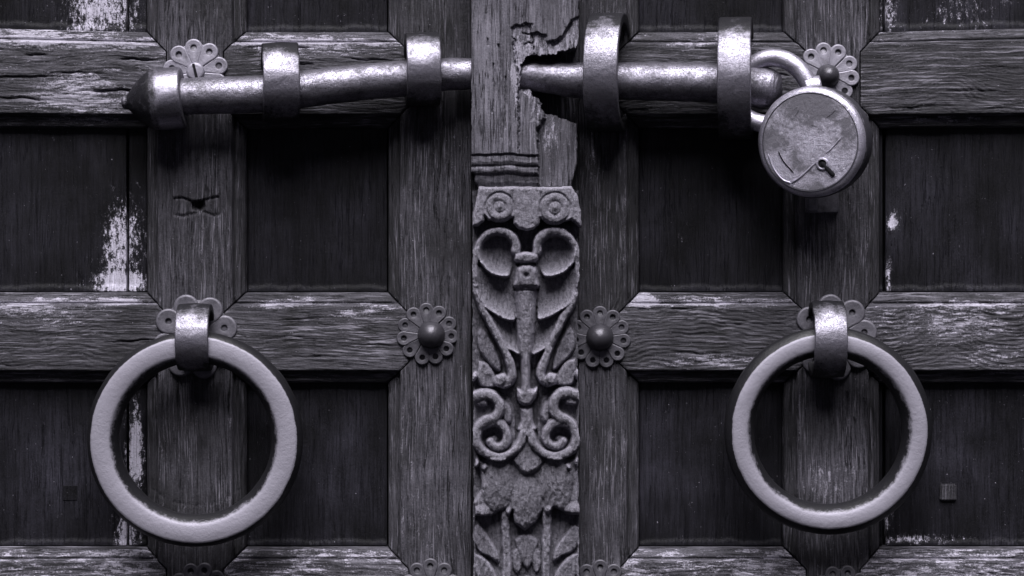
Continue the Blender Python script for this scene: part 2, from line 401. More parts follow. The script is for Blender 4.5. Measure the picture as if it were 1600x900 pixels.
def extraA(X, Y, H, pe, to):
    d = seg_d(X, Y, BOW, True)
    H = H-4.5*np.exp(-(d/1.6)**2)
    ins = inside(X, Y, BOW); H = np.where(ins, H-1.2, H); to = np.where(ins, to*.9, to)
    hole = np.hypot((X-309)/1.35, Y-321+(fbm(X, Y, 6, 93)-.5)*10) ; H = H-16*np.clip(1-hole/9, 0, 1)**.5*(hole < 9)
    arc = np.abs(np.hypot(X-305, Y-686)-104)
    H = H-1.2*np.exp(-(arc/2.6)**2)*(Y > 765)*np.clip(2*fbm(X, Y, 12, 91)-.5, 0, 1); to = to*(1-.25*np.exp(-((arc-8)/9)**2)*(Y > 740))
    return H, pe, to, None
def extraB(X, Y, H, pe, to):
    H = H+9*np.clip((X-712)/3, 0, 1); return H, pe, to, None
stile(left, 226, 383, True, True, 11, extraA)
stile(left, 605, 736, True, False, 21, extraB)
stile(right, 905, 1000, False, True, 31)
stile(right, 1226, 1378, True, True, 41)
for k, (ya, yb) in enumerate(RAILS):
    rail(left, -300, 226, ya, yb, False, True, 50+k)
    rail(left, 383, 605, ya, yb, True, True, 60+k)
    rail(right, 1000, 1226, ya, yb, True, True, 70+k)
    rail(right, 1378, 1900, ya, yb, True, False, 80+k)
def panel(root, xa, xb, ya, yb, seed):
    X, Y = np.meshgrid(np.arange(xa, xb+.1, 2.5), np.arange(ya, yb+.1, 2.5))
    H = -31+(fbm(X, Y*.3, 30, seed)-.5)*1.8
    H = H-2.5*np.exp(-(X-xa)/1.5)-2.5*np.exp(-(xb-X)/1.5)
    # grime built up on the ledge at the bottom of the recess
    q = np.clip((Y-(yb-8-7*fbm(X, Y*0, 22, seed+2)))/5, 0, 1); H = H+q*2
    pe = .12+gauss(X, Y, peelP)+.12*q*fbm(X, Y, 20, seed+8); to = 1+3.2*(fbm(X, Y*.5, 60, seed+4, 4)-.45)*vnoise(X, Y, 130, seed+9)+gauss(X, Y, [(545, 720, 35, 75, 1.6), (500, 330, 60, 70, .5), (1060, 700, 60, 90, .8), (1120, 320, 60, 60, .5), (1500, 700, 90, 90, .9), (1480, 350, 90, 60, .6), (60, 740, 50, 70, 1.), (1520, 20, 70, 30, 1.2)])+.8*q*fbm(X, Y, 30, seed+7)+1.*np.clip((Y-ya-60)/180, 0, 1)*0
    grid_piece('panel', X, warp(X, Y), H, M_P, root, {'peel_highlight': pe, 'tone': to}, -55)
for k, (ya, yb) in enumerate([(-150, 47), (200, 456), (600, 856)]):
    e = 1
    panel(left, -300, 193, ya, yb+e, 100+k); panel(left, 197, 226, ya, yb+e, 110+k)
    panel(left, 383, 605, ya, yb+e, 120+k)
    panel(right, 1000, 1226, ya, yb+e, 130+k)
    panel(right, 1378, 1384.5, ya, yb+e, 140+k); panel(right, 1388.5, 1900, ya, yb+e, 150+k)
def boxmesh(name, x0, x1, y0, y1, d0, d1, mat, root, bevel=0, noise=0):
    me = bpy.data.meshes.new(name); import bmesh
    bm = bmesh.new(); bmesh.ops.create_cube(bm, size=1)
    for v in bm.verts:
        p = W(x0 if v.co.x < 0 else x1, y0 if v.co.z > 0 else y1, d0 if v.co.y > 0 else d1, (d0+d1)/2)
        v.co = p-(root.location if root else Vector())
    if bevel: bmesh.ops.bevel(bm, geom=bm.edges[:], offset=bevel*S, segments=3, affect='EDGES')
    bmesh.ops.recalc_face_normals(bm, faces=bm.faces[:])
    for f in bm.faces: f.smooth = False
    bm.to_mesh(me); bm.free()
    for k in ('wear', 'tone', 'peel_highlight'):
        a = me.attributes.new(k, 'FLOAT', 'POINT'); a.data.foreach_set('value', [.5 if k == 'wear' else (1 if k == 'tone' else .1)]*len(me.vertices))
    return link(name, me, mat, root)
boxmesh('light_stop_board', -300, 818, -160, 1080, -90, -62, M_P, left)  # unseen boards added behind the leaves to stop light leaking through gaps
boxmesh('light_stop_board', 826, 1900, -160, 1080, -90, -62, M_P, right)
boxmesh('closing_edge', 737, 818, -160, 1080, -60, -6, M_V, left)
boxmesh('closing_edge', 826, 904, -160, 1080, -60, -6, M_V, right)

# ------------------------------------------------------------ carved centre post
post = empty('carved_post', W(822, 1080, 0), 'carved upright wooden post where the two door leaves meet, broken open beside the bolt', 'post')
PD = 70
CX = 822.5
HOLE = [(925, 60), (909, 66), (900, 75), (889, 76), (877, 79), (866, 84), (852, 85), (845, 88), (833, 86), (822, 87), (818, 95), (813, 101), (814, 118), (813, 138), (822, 139), (830, 141), (834, 150),
        (841, 154), (847, 163), (850, 172), (855, 177), (873, 180), (890, 187), (912, 192), (925, 195)]
PEEL = [(799, 42), (808, 38), (829, 35), (831, 50), (842, 50), (853, 53), (857, 64), (868, 61), (877, 55), (884, 44), (893, 31), (915, 20), (930, 90), (813, 100), (811, 240), (809, 240), (808, 120), (803, 80), (799, 60)]
def jitter(X, Y, a, s, seed): return X+(fbm(X, Y, s, seed)-.5)*a, Y+(fbm(X, Y, s, seed+7)-.5)*a
step = 1.1
X, Y = np.meshgrid(np.arange(735, 908.5, step), np.arange(-160, 291, step))
Xj, Yj = jitter(X, Y, 8, 7, 200)
H = np.full(X.shape, 86.)+(fbm(X, Y*.12, 8, 201)-.5)*2.6+(fbm(X, Y*.3, 40, 203)-.5)*2
pl = sdf(Xj, Yj, PEEL); H = H-np.clip(pl/1.6, 0, 1)*(3.5+3.5*fbm(X, Y*.3, 7, 205)+1.8*fbm(X, Y*.06, 3.5, 206)); 
# split step pieces in the broken area
for p in ([(818, 52), (829, 52)], [(820, 68), (833, 66)], [(831, 36), (835, 86)], [(803, 60), (806, 92)]):
    H -= 4*np.exp(-(seg_d(Xj, Yj, p)/1.3)**2)
low = sdf(Xj, Yj, [(857, 63), (877, 55), (893, 31), (898, 34), (884, 60), (866, 74), (858, 74)]); H -= 6*np.clip(low/3, 0, 1)
for p in ([(779, 70), (782, 110), (781, 160), (784, 215)], [(771, 100), (773, 150), (769, 175)], [(810, 138), (811, 190), (810, 240)], [(760, 20), (762, 70)], [(790, 120), (789, 200)]):
    H -= 5*np.exp(-(seg_d(X+(Xj-X)*.3, Y, p)/1.2)**2)*(.3+.7*(vnoise(X*0, Y, 18, 219) > .4))
sp = sdf(Xj, Yj, [(848, 160), (850, 185), (838, 200), (841, 250), (840, 300), (930, 300), (930, 160)])
H = H-np.clip(sp/2, 0, 1)*(12+9*fbm(X, Y*.08, 9, 207)+6*np.clip((X-880)/25, 0, 1))
chip = sdf(Xj, Yj, [(812, 139), (832, 139), (846, 164), (843, 190), (829, 190), (824, 150)]); H -= 2*np.clip(chip/2, 0, 1)
# worn horizontal mouldings at the foot of the block
yj = Y+(fbm(X, Y*0, 20, 208)-.5)*4
mo = np.interp(yj, [-200, 240, 242, 245, 252, 257, 259, 262, 267, 270, 273, 276, 284, 290], [0, 0, -5, -2.5, -2, -4, -7, -4, -4, -6, -10, -10, -12, -15])+(fbm(X*.3, Y, 5, 209)-.5)*2.5*(yj > 241)
H = H+np.where(sp < 1, mo, 0)
ex = 906-3*fbm(X*0, Y, 12, 215)-8*np.clip((Y-255)/40, 0, 1)-5*vnoise(X*0, Y, 25, 217)*(Y > 190)
exl = 735.3+1.2*fbm(X*0, Y, 10, 214)+5*np.clip((Y-268)/3, 0, 1)+3*np.clip((Y-284)/3, 0, 1)
H = H-6*np.clip(1-(X-exl)/2.5, 0, 1)**2-6*np.clip(1-(ex-X)/2.5, 0, 1)**2
fm = (sdf(Xj, Yj, HOLE) < 0) & (X < ex) & (X > exl)
fm = fm[:-1, :-1] & fm[1:, 1:] & fm[1:, :-1] & fm[:-1, 1:]
peel_highlight = .3+.46*np.clip(pl/2, 0, 1)+.35*np.clip(chip/2, 0, 1)+gauss(X, Y, [(803, 120, 9, 45, .45), (806, 170, 8, 40, .3), (855, 205, 12, 25, .25), (768, 130, 8, 60, .15)])+.15*np.clip(sp, 0, 1)
tone = 1+.25*np.clip(chip/2, 0, 1)-.25*np.clip(sp/2, 0, 1)
grid_piece('post_block', X, Y, H, M_C, post, {'peel_highlight': peel_highlight, 'tone': tone}, -4, d0=86, mask=fm)

# --- relief field of the carved length
step = .9
X, Y = np.meshgrid(np.arange(734, 911.1, step), np.arange(296, 1081, step))
Xm = CX-np.abs(X-CX)           # mirrored: everything is drawn on the left half
B = 32.
H = np.full(X.shape, B)+(fbm(X, Y*.2, 12, 220)-.5)*3
CREST_LIGHT = np.zeros_like(H)
def up(D, hh, crest_light=None):
    global H, CREST_LIGHT
    g = D > 0
    n = B+hh*1.35; H2 = np.where(g & (n > H), n, H)
    if crest_light is not None: CREST_LIGHT = np.where(g & (n >= H), crest_light, CREST_LIGHT)
    H = H2
def wob(a=1.8, s=9, seed=230):
    x, y = jitter(X, Y, a, s, seed); return x+(fbm(X, Y, 55, 245)-.5)*7, y+(fbm(X, Y, 55, 252)-.5)*7
def stroke(pts, w, h, mirror=True, w1=None, flat=.35, k=8):
    Q = catmull(pts, k); Xx, Yy = wob(); w = w*1.22; w1 = w1*1.22 if w1 else None
    if mirror: Xx = CX-np.abs(Xx-CX)
    d = np.full(X.shape, 1e9); tt = np.zeros_like(d); n = len(Q)
    for i in range(n-1):
        (x1, y1), (x2, y2) = Q[i][:2], Q[i+1][:2]; vx, vy = x2-x1, y2-y1
        t = np.clip(((Xx-x1)*vx+(Yy-y1)*vy)/(vx*vx+vy*vy+1e-9), 0, 1); e = np.hypot(Xx-x1-t*vx, Yy-y1-t*vy)
        c = e < d; tt = np.where(c, (i+t)/n, tt); d = np.minimum(d, e)
    ww = w+(0 if w1 is None else (w1-w))*tt
    u = np.clip(1-(d/ww)**2, 0, 1)
    up(d < ww, h*(u**.5*.3+.7*np.minimum(u*2.2, 1)**.7), .25+.6*(d/ww > .25)*(u > 0)*(1-u))
    return d, tt
def fill(pts, h, bev=6, mirror=True, tilt=None, smooth=True, base=0.35, crest_light=.3, dome=0.):
    Q = catmull(list(pts)+[pts[0]], 6)[:, :2] if smooth else np.array(pts); Xx, Yy = wob()
    if mirror: Xx = CX-np.abs(Xx-CX)
    s = sdf(Xx, Yy, [tuple(q) for q in Q])
    hh = h*(base+(1-base)*np.sqrt(np.clip(s/bev, 0, 1)*(2-np.clip(s/bev, 0, 1))))
    if dome: hh = hh+dome*np.clip(s/18, 0, 1)
    if tilt: hh = hh+tilt[2]*((Xx-tilt[0])*tilt[3]+(Yy-tilt[1])*tilt[4])
    up(s > 0, hh, crest_light*np.exp(-np.clip(s, 0, 99)/4)+.15)
    return s
# heart-shaped scroll with hanging leaves
fill([(737, 430), (741, 385), (760, 366), (785, 361), (806, 375), (812, 392), (806, 470), (815, 560), (808, 575), (796, 545), (772, 505), (748, 470)], 6, 5)
# leaves: each is a hollow blade whose outer and lower lip stands high
def leaf(poly, lip, hl, hf, w):
    Xx, Yy = wob(); Xx = CX-np.abs(Xx-CX)
    Q = [tuple(q) for q in catmull(list(poly)+[poly[0]], 6)[:, :2]]; L = [tuple(q) for q in catmull(lip, 6)[:, :2]]
    s = sdf(Xx, Yy, Q); d = seg_d(Xx, Yy, L)
    up(s > 0, hf+(hl-hf)*np.exp(-np.clip(d-2, 0, 99)/w)-4*np.clip(1-s/1.6, 0, 1), .15+.85*np.exp(-d/4.5))
leaf([(762, 488), (785, 492), (806, 502), (811, 530), (813, 554), (800, 549), (785, 541), (772, 520)], [(764, 495), (774, 520), (789, 541), (803, 550), (812, 553)], 21, 3, 13)
leaf([(741, 416), (760, 414), (790, 424), (808, 440), (806, 480), (804, 500), (790, 498), (772, 490), (754, 476), (742, 452)], [(742, 425), (744, 452), (756, 475), (773, 489), (790, 496), (803, 498)], 25, 3, 17)
leaf([(743, 388), (756, 372), (782, 368), (800, 384), (806, 402), (802, 418), (794, 432), (780, 431), (763, 424), (749, 410)], [(745, 385), (749, 407), (763, 422), (780, 429), (793, 430)], 28, 1, 11)
stroke([(806, 393), (806, 380), (797, 367), (781, 361), (763, 365), (750, 378), (744, 396), (742, 420), (743, 446)], 7, 27, w1=5)
stroke([(741, 396), (741, 440), (749, 470), (763, 497), (777, 524), (790, 552), (798, 575), (799, 590), (790, 599), (780, 596)], 5.2, 25, w1=7)
fill([(774, 586), (788, 583), (793, 594), (786, 604), (775, 602)], 30, 6, crest_light=.8)
# side ground leaves and corner balls
fill([(746, 520), (754, 512), (766, 528), (778, 556), (782, 580), (768, 574), (752, 556), (745, 540)], 11, 5)
fill([(745, 562), (758, 566), (771, 582), (776, 604), (752, 604), (744, 585)], 13, 4)
fill([(735, 582), (742, 579), (746, 587), (742, 595), (735, 594)], 26, 6, crest_light=.8)
# central torch
fill([(805, 397), (822, 393), (840, 397), (840, 408), (822, 412), (805, 408)], 33, 5, mirror=False, crest_light=.9)
fill([(808, 416), (822, 412), (838, 416), (841, 434), (840, 449), (805, 449), (804, 434)], 34, 8, mirror=False, crest_light=.6)
s_ = np.exp(-(((X-CX)/4)**2+((Y-430)/3)**2)); H -= 8*s_
hw = np.interp(Y, [449, 455, 480, 520, 550, 560, 600, 612], [14, 18, 16, 14.5, 12, 8, 7, 8])
g = np.clip(1-((X-CX+1)/hw)**2, 0, 1); up((g > 0) & (Y > 449) & (Y < 612), 31*np.sqrt(g)*.7+9, .35+.3*(1-g))
H -= np.where(np.abs(Y-453) < 2, 5*np.exp(-((Y-453)/1.3)**2)*(np.abs(X-CX) < 20), 0)
# double scroll
fill([(806, 606), (814, 609), (822, 605), (831, 609), (840, 606), (838, 618), (832, 631), (822, 636), (812, 631), (807, 619)], 30, 6, mirror=False, crest_light=.9)
fill([(813, 640), (822, 637), (832, 640), (833, 660), (838, 672), (822, 678), (808, 672), (813, 658)], 26, 6, mirror=False, crest_light=.8)
fill([(787, 628), (795, 632), (801, 650), (798, 662), (788, 662), (784, 650)], 16, 6, crest_light=.7)
fill([(738, 618), (760, 613), (790, 618), (802, 640), (806, 670), (800, 700), (770, 712), (740, 700)], 7, 7)
fill([(742, 618), (760, 613), (778, 622), (782, 640), (770, 655), (748, 662)], 12, 5)
stroke([(742, 619), (757, 616), (771, 619), (779, 630), (779, 643), (770, 654), (755, 660), (747, 672), (744, 688), (750, 703), (765, 712), (783, 715), (800, 708), (812, 695), (817, 676)], 8.2, 29, w1=6.5)
stroke([(752, 667), (766, 662), (780, 664), (790, 675), (791, 688), (784, 698), (772, 699), (765, 692)], 7, 26, w1=6.5)
fill([(740, 616), (752, 618), (761, 622), (761, 634), (746, 635), (740, 628)], 24, 4, crest_light=.8)
fill([(764, 684), (772, 681), (778, 688), (772, 694), (765, 691)], 15, 5, crest_light=.5)
# drop leaf and lotus petals
fill([(740, 720), (744, 716), (748, 722), (747, 730), (741, 732)], 27, 6, crest_light=.8)
fill([(751, 727), (757, 724), (761, 729), (758, 736), (751, 735)], 26, 6, crest_light=.8)
fill([(745, 722), (775, 718), (822, 716), (870, 718), (902, 722), (906, 760), (906, 806), (885, 806), (866, 796), (857, 808), (849, 799), (840, 816), (822, 832), (806, 818), (800, 798), (795, 809), (787, 797), (768, 807), (742, 808), (738, 785), (752, 765), (750, 740)], 15, 5, mirror=False, smooth=False, crest_light=.8)
Xw, Yw = wob(3, 16)
inl = H > B+10
for cx, cy, rx, ry, a in ((777, 756, 27, 44, 9), (869, 757, 28, 46, 9), (822, 786, 24, 42, 8), (752, 800, 14, 10, 13), (896, 798, 12, 11, 13), (795, 800, 5, 7, 9), (857, 800, 5, 7, 9)):
    q = np.clip(1-((Xw-cx)/rx)**2-((Yw-cy)/ry)**2, 0, 1); H = np.where(inl & (Yw > 716), H+1.2*a*q**.6, H)
fill([(812, 676), (822, 672), (833, 676), (848, 712), (846, 732), (824, 745), (806, 732), (800, 714)], 23, 9, mirror=False, crest_light=.6, tilt=(822, 715, .12, 0, 1))
H -= 2.5*np.exp(-((X-CX)/1.1)**2)*((Y > 690) & (Y < 742)); H -= 2*np.exp(-((X-CX-18)/1.1)**2)*((Y > 752) & (Y < 812))
# pilasters, ground leaf and fleur below
stroke([(790, 800), (791, 860), (790, 1085)], 6, 13, flat=.8)
fill([(742, 826), (750, 822), (764, 840), (776, 862), (778, 882), (764, 872), (748, 864), (742, 846)], 9, 4, crest_light=.5)
fill([(742, 868), (754, 872), (768, 888), (778, 910), (778, 940), (760, 930), (744, 905)], 9, 4, crest_light=.5)
fill([(742, 950), (754, 952), (768, 968), (778, 990), (778, 1020), (760, 1010), (744, 985)], 9, 4, crest_light=.5)
stroke([(738, 812), (738, 1085)], 4, 10)
fill([(805, 845), (822, 836), (840, 845), (836, 870), (822, 892), (809, 870)], 9, 7, mirror=False)
fill([(800, 866), (808, 860), (815, 880), (808, 900), (800, 890)], 7, 5)
fill([(803, 930), (822, 905), (842, 930), (836, 970), (822, 990), (809, 970)], 9, 7, mirror=False)
H = H-3*np.clip(1-(X-736)/3, 0, 1)-3*np.clip(1-(909-X)/3, 0, 1)
def blur(a, r=1):
    for _ in range(r):
        p = np.pad(a, 1, mode='edge'); a = (p[:-2, 1:-1]+p[2:, 1:-1]+p[1:-1, :-2]+p[1:-1, 2:]+2*p[1:-1, 1:-1])/6
    return a
H = blur(H, 2)
AV = blur(H, 26); rise = H-AV                        # crests painted paler, as their highlights
CREST_LIGHT = np.clip(CREST_LIGHT*.6+np.clip(rise/10, 0, 1)*.6, 0, 1)
H = H+(fbm(X, Y*.5, 4, 260)-.5)*4+(fbm(X, Y*.3, 13, 262)-.5)*6
ch = np.clip((fbm(X, Y, 11, 264)-.6)*6, 0, 1)+np.clip((fbm(X, Y*.35, 7, 266)-.66)*7, 0, 1); H = H-ch*4.5*np.clip(rise/8, 0, 1)
edgeL = 736+3*fbm(X*0, Y, 14, 240)+1.5*(Y > 600); edgeR = 907.5-4*fbm(X*0, Y, 16, 243)-2*((Y > 440) & (Y < 600))
# three lengths of carving: heart of leaves, double scroll, lotus with pilasters
for nm, ya, yb in (('heart_carving', 296, 611), ('scroll_carving', 611, 717), ('lotus_carving', 717, 1081)):
    r = (Y[:, 0] >= ya-step*.6) & (Y[:, 0] <= yb+step*.6)
    m = ((X > edgeL) & (X < edgeR))[r]; m = m[:-1, :-1] & m[1:, 1:]
    grid_piece(nm, X[r], Y[r], H[r], M_CARVE, post, {'peel_highlight': CREST_LIGHT[r]}, -4, d0=PD, mask=m)
# scalloped band with two discs, standing proud at the head of the carving
X, Y = np.meshgrid(np.arange(735, 912, .9), np.arange(291, 364, .9))
Xw, Yw = jitter(X, Y, 2.5, 10, 270)
Rp = [(748, 291), (893, 291), (903, 305), (908, 330), (910, 356), (904, 354), (893, 344), (880, 348), (845, 341), (842, 352), (834, 358), (822, 361), (810, 357), (803, 349), (801, 340), (762, 345), (757, 338), (756, 346), (748, 353), (738, 354), (739, 335), (744, 310)]
s1 = sdf(Xw, Yw, Rp); d1 = np.hypot(Xw-781, Yw-323); d2 = np.hypot(Xw-867, Yw-325)
un = np.maximum(np.maximum(s1, 26-d1 if False else 25-d1), 27-d2)
Hb = 74+3*np.sqrt(np.clip(un/5, 0, 1))-6*np.clip(1-un/3, 0, 1)+(fbm(X, Y, 9, 271)-.5)*3
for dd, r0 in ((d1, 22), (d2, 24)):
    Hb = Hb-3.6*np.exp(-((dd-r0)/1.5)**2)-1.8*np.exp(-((dd-r0*.42)/1.3)**2)+3.5*np.exp(-(dd/4)**2)+1.2*np.exp(-((dd-r0*.7)/3)**2)
Hb -= 2.5*np.exp(-(seg_d(Xw, Yw, [(781, 333), (781, 347)])/1)**2)+2.5*np.exp(-(seg_d(Xw, Yw, [(867, 336), (867, 349)])/1)**2)
Hb -= 2*np.exp(-(seg_d(Xw, Yw, [(800, 300), (803, 345)])/2.2)**2)+2*np.exp(-(seg_d(Xw, Yw, [(845, 302), (842, 345)])/2.2)**2)
m = un > 0; m = m[:-1, :-1] & m[1:, 1:]
grid_piece('scalloped_band', X, Y, blur(Hb, 1), M_CARVE, post, {'peel_highlight': np.clip(.3+.5*np.exp(-un/5), 0, 1)}, 30, d0=PD, mask=m)

# ------------------------------------------------------------ iron bolt
bolt = empty('sliding_bolt', W(700, 125, 48), 'long pitted round iron bolt bar with a cone shaped cap at its left end', 'bolt')
tube('bolt_bar', [(262, 152, 48, 28), (340, 149, 48, 28.5), (416, 146.5, 48, 28.5), (470, 140, 48, 28.5), (560, 129, 48, 28), (640, 122, 48, 27.5), (700, 116, 48, 25), (760, 115, 48, 24),
                  (815, 117, 48, 23.5), (860, 121, 48, 25), (910, 126, 48, 28), (980, 127, 48, 29), (1060, 128, 48, 30), (1120, 130, 48, 30.5), (1165, 134, 48, 32), (1200, 137, 48, 31), (1213, 138, 48, 25), (1220, 139, 48, 14), (1222, 139, 48, 4)],
     M_BAR, bolt, seg=56, k=14, rough=.9, wear=.6)
a0 = W(285, 152, 48); a1 = W(195, 160, 48)
lathe('end_cap', bevel_prof([(26, -1, .5), (46, -2, .6), (48, 4, .8), (47.5, 30, .75), (47, 42, .45), (43.5, 51, .25), (35, 63, .22), (23, 75, .22), (13, 83, .2), (11, 86, .35), (11, 90, .45), (7, 94, .45), (0.01, 95, .45)], 3, False), axisM(a0, a1-a0), M_BAR, bolt, rough=.8)
HG = 'iron hoops holding the bolt'
def hoop(px, py, d, Rr, wd, th, yaw, roll, label, seed):
    e = empty('bolt_hoop', W(px, py, d), label, 'hoop', HG)
    Mx = Matrix.Translation(e.location)@Euler((0, R(roll), R(yaw))).to_matrix().to_4x4()@Matrix.Rotation(R(90), 4, 'Y')
    h = wd/2
    pr = bevel_prof([(Rr, -h, .5), (Rr+.8, 0, .6), (Rr, h, .5), (Rr-th, h, .3), (Rr-th, -h, .2)], 2.6)
    o = lathe('hoop_band', pr, Mx, M_HOOP, e, seg=110, closed=True, rough=1.1, seed=seed)
    # highlight painted on the hoop's front, shade on its underside; crown corroded
    me = o.data; n = len(me.vertices); co = np.empty(n*3, np.float32); me.vertices.foreach_get('co', co); co = co.reshape(-1, 3)/S
    a = np.empty(n, np.float32); me.attributes['wear'].data.foreach_get('value', a)
    fr = np.clip(-co[:, 1]/Rr, 0, 1)
    a = a-.35+.55*fr**1.5-.12*(co[:, 2] > Rr*.7); me.attributes['wear'].data.foreach_set('value', a.astype(np.float32))
    return e
# yaw > 0 turns the front of the hoop to the right
hoop(438, 128, 42, 60, 56, 11, 7, -1, 'leftmost of the four iron hoops, next to the cone cap of the bolt', 1)
hoop(660, 108, 40, 56, 53, 11, 5, -1, 'pale iron hoop on the bolt just left of the carved post', 2)
hoop(950, 113, 34, 91, 53, 13, -10, 1, 'tall iron hoop on the bolt just right of the broken post', 3)
hoop(1150, 122, 34, 94, 51, 13, -7, 0, 'tall iron hoop on the bolt that the padlock shackle passes through', 4)

# ------------------------------------------------------------ door rings and their eyes
def door_ring(px, py, Ro, Rf, Ri, d, label):
    e = empty('door_ring', W(px, py, d+18), label, 'ring', 'round iron ring pulls')
    M_ = axisM(e.location, Euler((R(1.5), 0, 0)).to_matrix()@Vector((0, -1, 0)))
    a = [(Ri+1, -16, .0), (Ro-4, -16, .0), (Ro, -8, .0), (Ro, 6, .0), (Ro-3, 13, .0), (Rf+3, 18, .05)]
    b = [(Rf+.5, 20.5, .8), (Rf-2, 21.5, 1.), ((Rf+Ri+14)/2, 22, 1.), (Ri+16, 21.5, 1.), (Ri+13, 20.3, .75), (Ri+11.5, 19.4, .6)]
    c = [(Ri+9, 17, .42), (Ri+6, 12, .3), (Ri+4, 8, .15), (Ri+1, 2, .0), (Ri, -6, .0)]
    o = lathe('ring', a+b+c, M_, M_RING, e, seg=260, closed=True, rough=.9, seed=int(px) % 97)
    me = o.data; n = len(me.vertices); co = np.empty(n*3, np.float32); me.vertices.foreach_get('co', co); co = co.reshape(-1, 3)/S+500
    w = np.empty(n, np.float32); me.attributes['wear'].data.foreach_get('value', w)
    k = fbm(co[:, 0], co[:, 2], 26, int(px) % 91, 4); w = w-.22*np.clip((k-.5)*3.5, 0, 1)*(w > .9)
    me.attributes['wear'].data.foreach_set('value', w.astype(np.float32))
    return e
door_ring(305, 686, 166, 157, 117, 38, 'left round iron ring pull with a worn pale face')
door_ring(1294, 673, 160, 148, 114, 38, 'right round iron ring pull with a worn pale face')
def eye(px, py, Rr, wd, label, seed):
    e = empty('ring_eye', W(px, py, 40), label, 'ring eye', 'iron eyes holding the ring pulls')
    Mx = Matrix.Translation(e.location)@Matrix.Rotation(R(90), 4, 'Y'); h = wd/2
    o = lathe('eye_band', bevel_prof([(Rr-1.5, -h, .5), (Rr, 0, .6), (Rr-1.5, h, .5), (Rr-11, h, .3), (Rr-11, -h, .2)], 2.2), Mx, M_HOOP, e, seg=90, closed=True, rough=.8, seed=seed)
    me = o.data; n = len(me.vertices); co = np.empty(n*3, np.float32); me.vertices.foreach_get('co', co); co = co.reshape(-1, 3)/S
    a = np.empty(n, np.float32); me.attributes['wear'].data.foreach_get('value', a)
    a = a-.4+.65*np.clip(-co[:, 1]/Rr, 0, 1)**1.5; me.attributes['wear'].data.foreach_set('value', a.astype(np.float32))  # eye front brightened as its highlight, underside darkened as shade; top rusty
eye(305, 527, 53, 51, 'curved iron eye gripping the top of the left ring', 5)
eye(1292, 530, 60, 50, 'curved iron eye gripping the top of the right ring', 6)

# ------------------------------------------------------------ flower rosettes
def petal_mesh(Rr, n):
    """one petal pointing along +x in the local xz plane, front towards -y; hole near its tip"""
    sn = math.sin(math.pi/n)*1.0; hc = Rr/(1+sn); hw = hc*sn*1.1; ta = math.tan(math.pi/n*1.06)
    A = 26; th = np.linspace(0, 2*np.pi, A, endpoint=False)
    out = []
    for t in th:
        c, s_ = math.cos(t), math.sin(t)
        if c >= -ta*.9: r = hw
        else: r = min(hc, max(hw, hc*ta/max(abs(s_)-c*ta, 1e-6)))
        out.append(r)
    out = np.array(out); hr = min(4.2, hw*.32)
    rings = [(0, 0, -1.2), (0, hr, -1.2), (0, hr+.3, 2.4), (0, hr+1.8, 2.8), (.62, 0, 2.8), (.8, 0, 3.0), (.9, 0, 3.1), (1., 0, 1.2), (1.0, 0, -3)]
    co = []
    for f, r, z in rings:
        rad = np.where(out*0 == 0, f*out if f else r, 0)
        rad = np.maximum(rad, r) if f else np.full(A, float(r))
        rad = np.minimum(rad, out)
        co.append(np.stack([hc+rad*np.cos(th), np.full(A, -z), rad*np.sin(th)], -1))
    co = np.concatenate(co)*S; q = []
    for i in range(len(rings)-1):
        a = i*A+np.arange(A); b = i*A+(np.arange(A)+1) % A; q.append(np.stack([a, b, b+A, a+A], -1))
    w = np.concatenate([np.full(A, v) for v in (.0, .0, .1, .6, .5, .5, .7, .5, .1)])
    return mesh_np('petal', co, np.concatenate(q), {'wear': w})
_pm = {}
def rosette(px, py, Rr, n, kind, label, a0=0., wear=.5, mat=None, knob=(0, 0, 20)):
    e = empty('rosette', W(px, py, 2), label, 'rosette', 'flower shaped iron rosettes')
    key = (Rr, n, (mat or M_ROS).name)
    if key not in _pm: _pm[key] = petal_mesh(Rr, n)
    rnd = random.Random(int(px))
    lathe('backing_disc', [(Rr*.87, -3, .4), (Rr*.87, 1.2, .4), (0.01, 1.6, .3)], axisM(e.location, (0, -1, 0)), mat or M_ROS, e, seg=40)
    for k in range(n):
        o = link('petal', _pm[key], mat or M_ROS, e)
        o.rotation_euler = (R(rnd.uniform(-2, 2)), -R(a0+360/n*k+rnd.uniform(-1.5, 1.5)), 0)
        o.location = (0, -(.6+1.1*(k % 2))*S, 0)
    dx, dy, r = knob
    L = e.location+Vector((dx*S, 0, -dy*S))
    if kind == 'knob':
        pr = [(r*1.05, 0, .3), (r*1.08, 5, .4), (r*1.0, 12, .5), (r*.86, 20, .6), (r*.62, 25.5, .7), (r*.36, 28.5, .8), (r*.15, 29.8, .8), (.01, 30, .8)]
        lathe('knob', pr, axisM(L, (0, -1, 0)), M_DARK, e, seg=40, rough=.5, seed=3)
    elif kind == 'screw':
        me = lathe('screw_head', bevel_prof([(r, 0, .6), (r, 7, .6), (r-3, 9, .8), (.01, 9.6, .9)], 1.5, False), axisM(L, (0, -1, 0)), mat or M_ROS, e, seg=40)
        b = boxmesh('screw_slot', -2, 2, -11, 11, 9, 10.6, M_HOLE, None); b.parent = e
        # boxmesh works in photo units: rebuild its vertices about the screw
        for v, c in zip(b.data.vertices, [(i, j, k2) for i in (-2, 2) for j in (9, 10.8) for k2 in (-12, 12)]):
            v.co = Vector((dx*S, 0, -dy*S))+Matrix.Rotation(R(-14), 3, 'Y')@Vector((c[0]*S, -c[1]*S, c[2]*S))
    return e
M_ROSM = iron('grey_rosette_metal', .035, .13, .3, metal=.4, r0=.5, bias=.06)
M_ROSL = iron('pale_rosette_metal', .06, .26, .3, metal=.4, r0=.5, bias=.08)
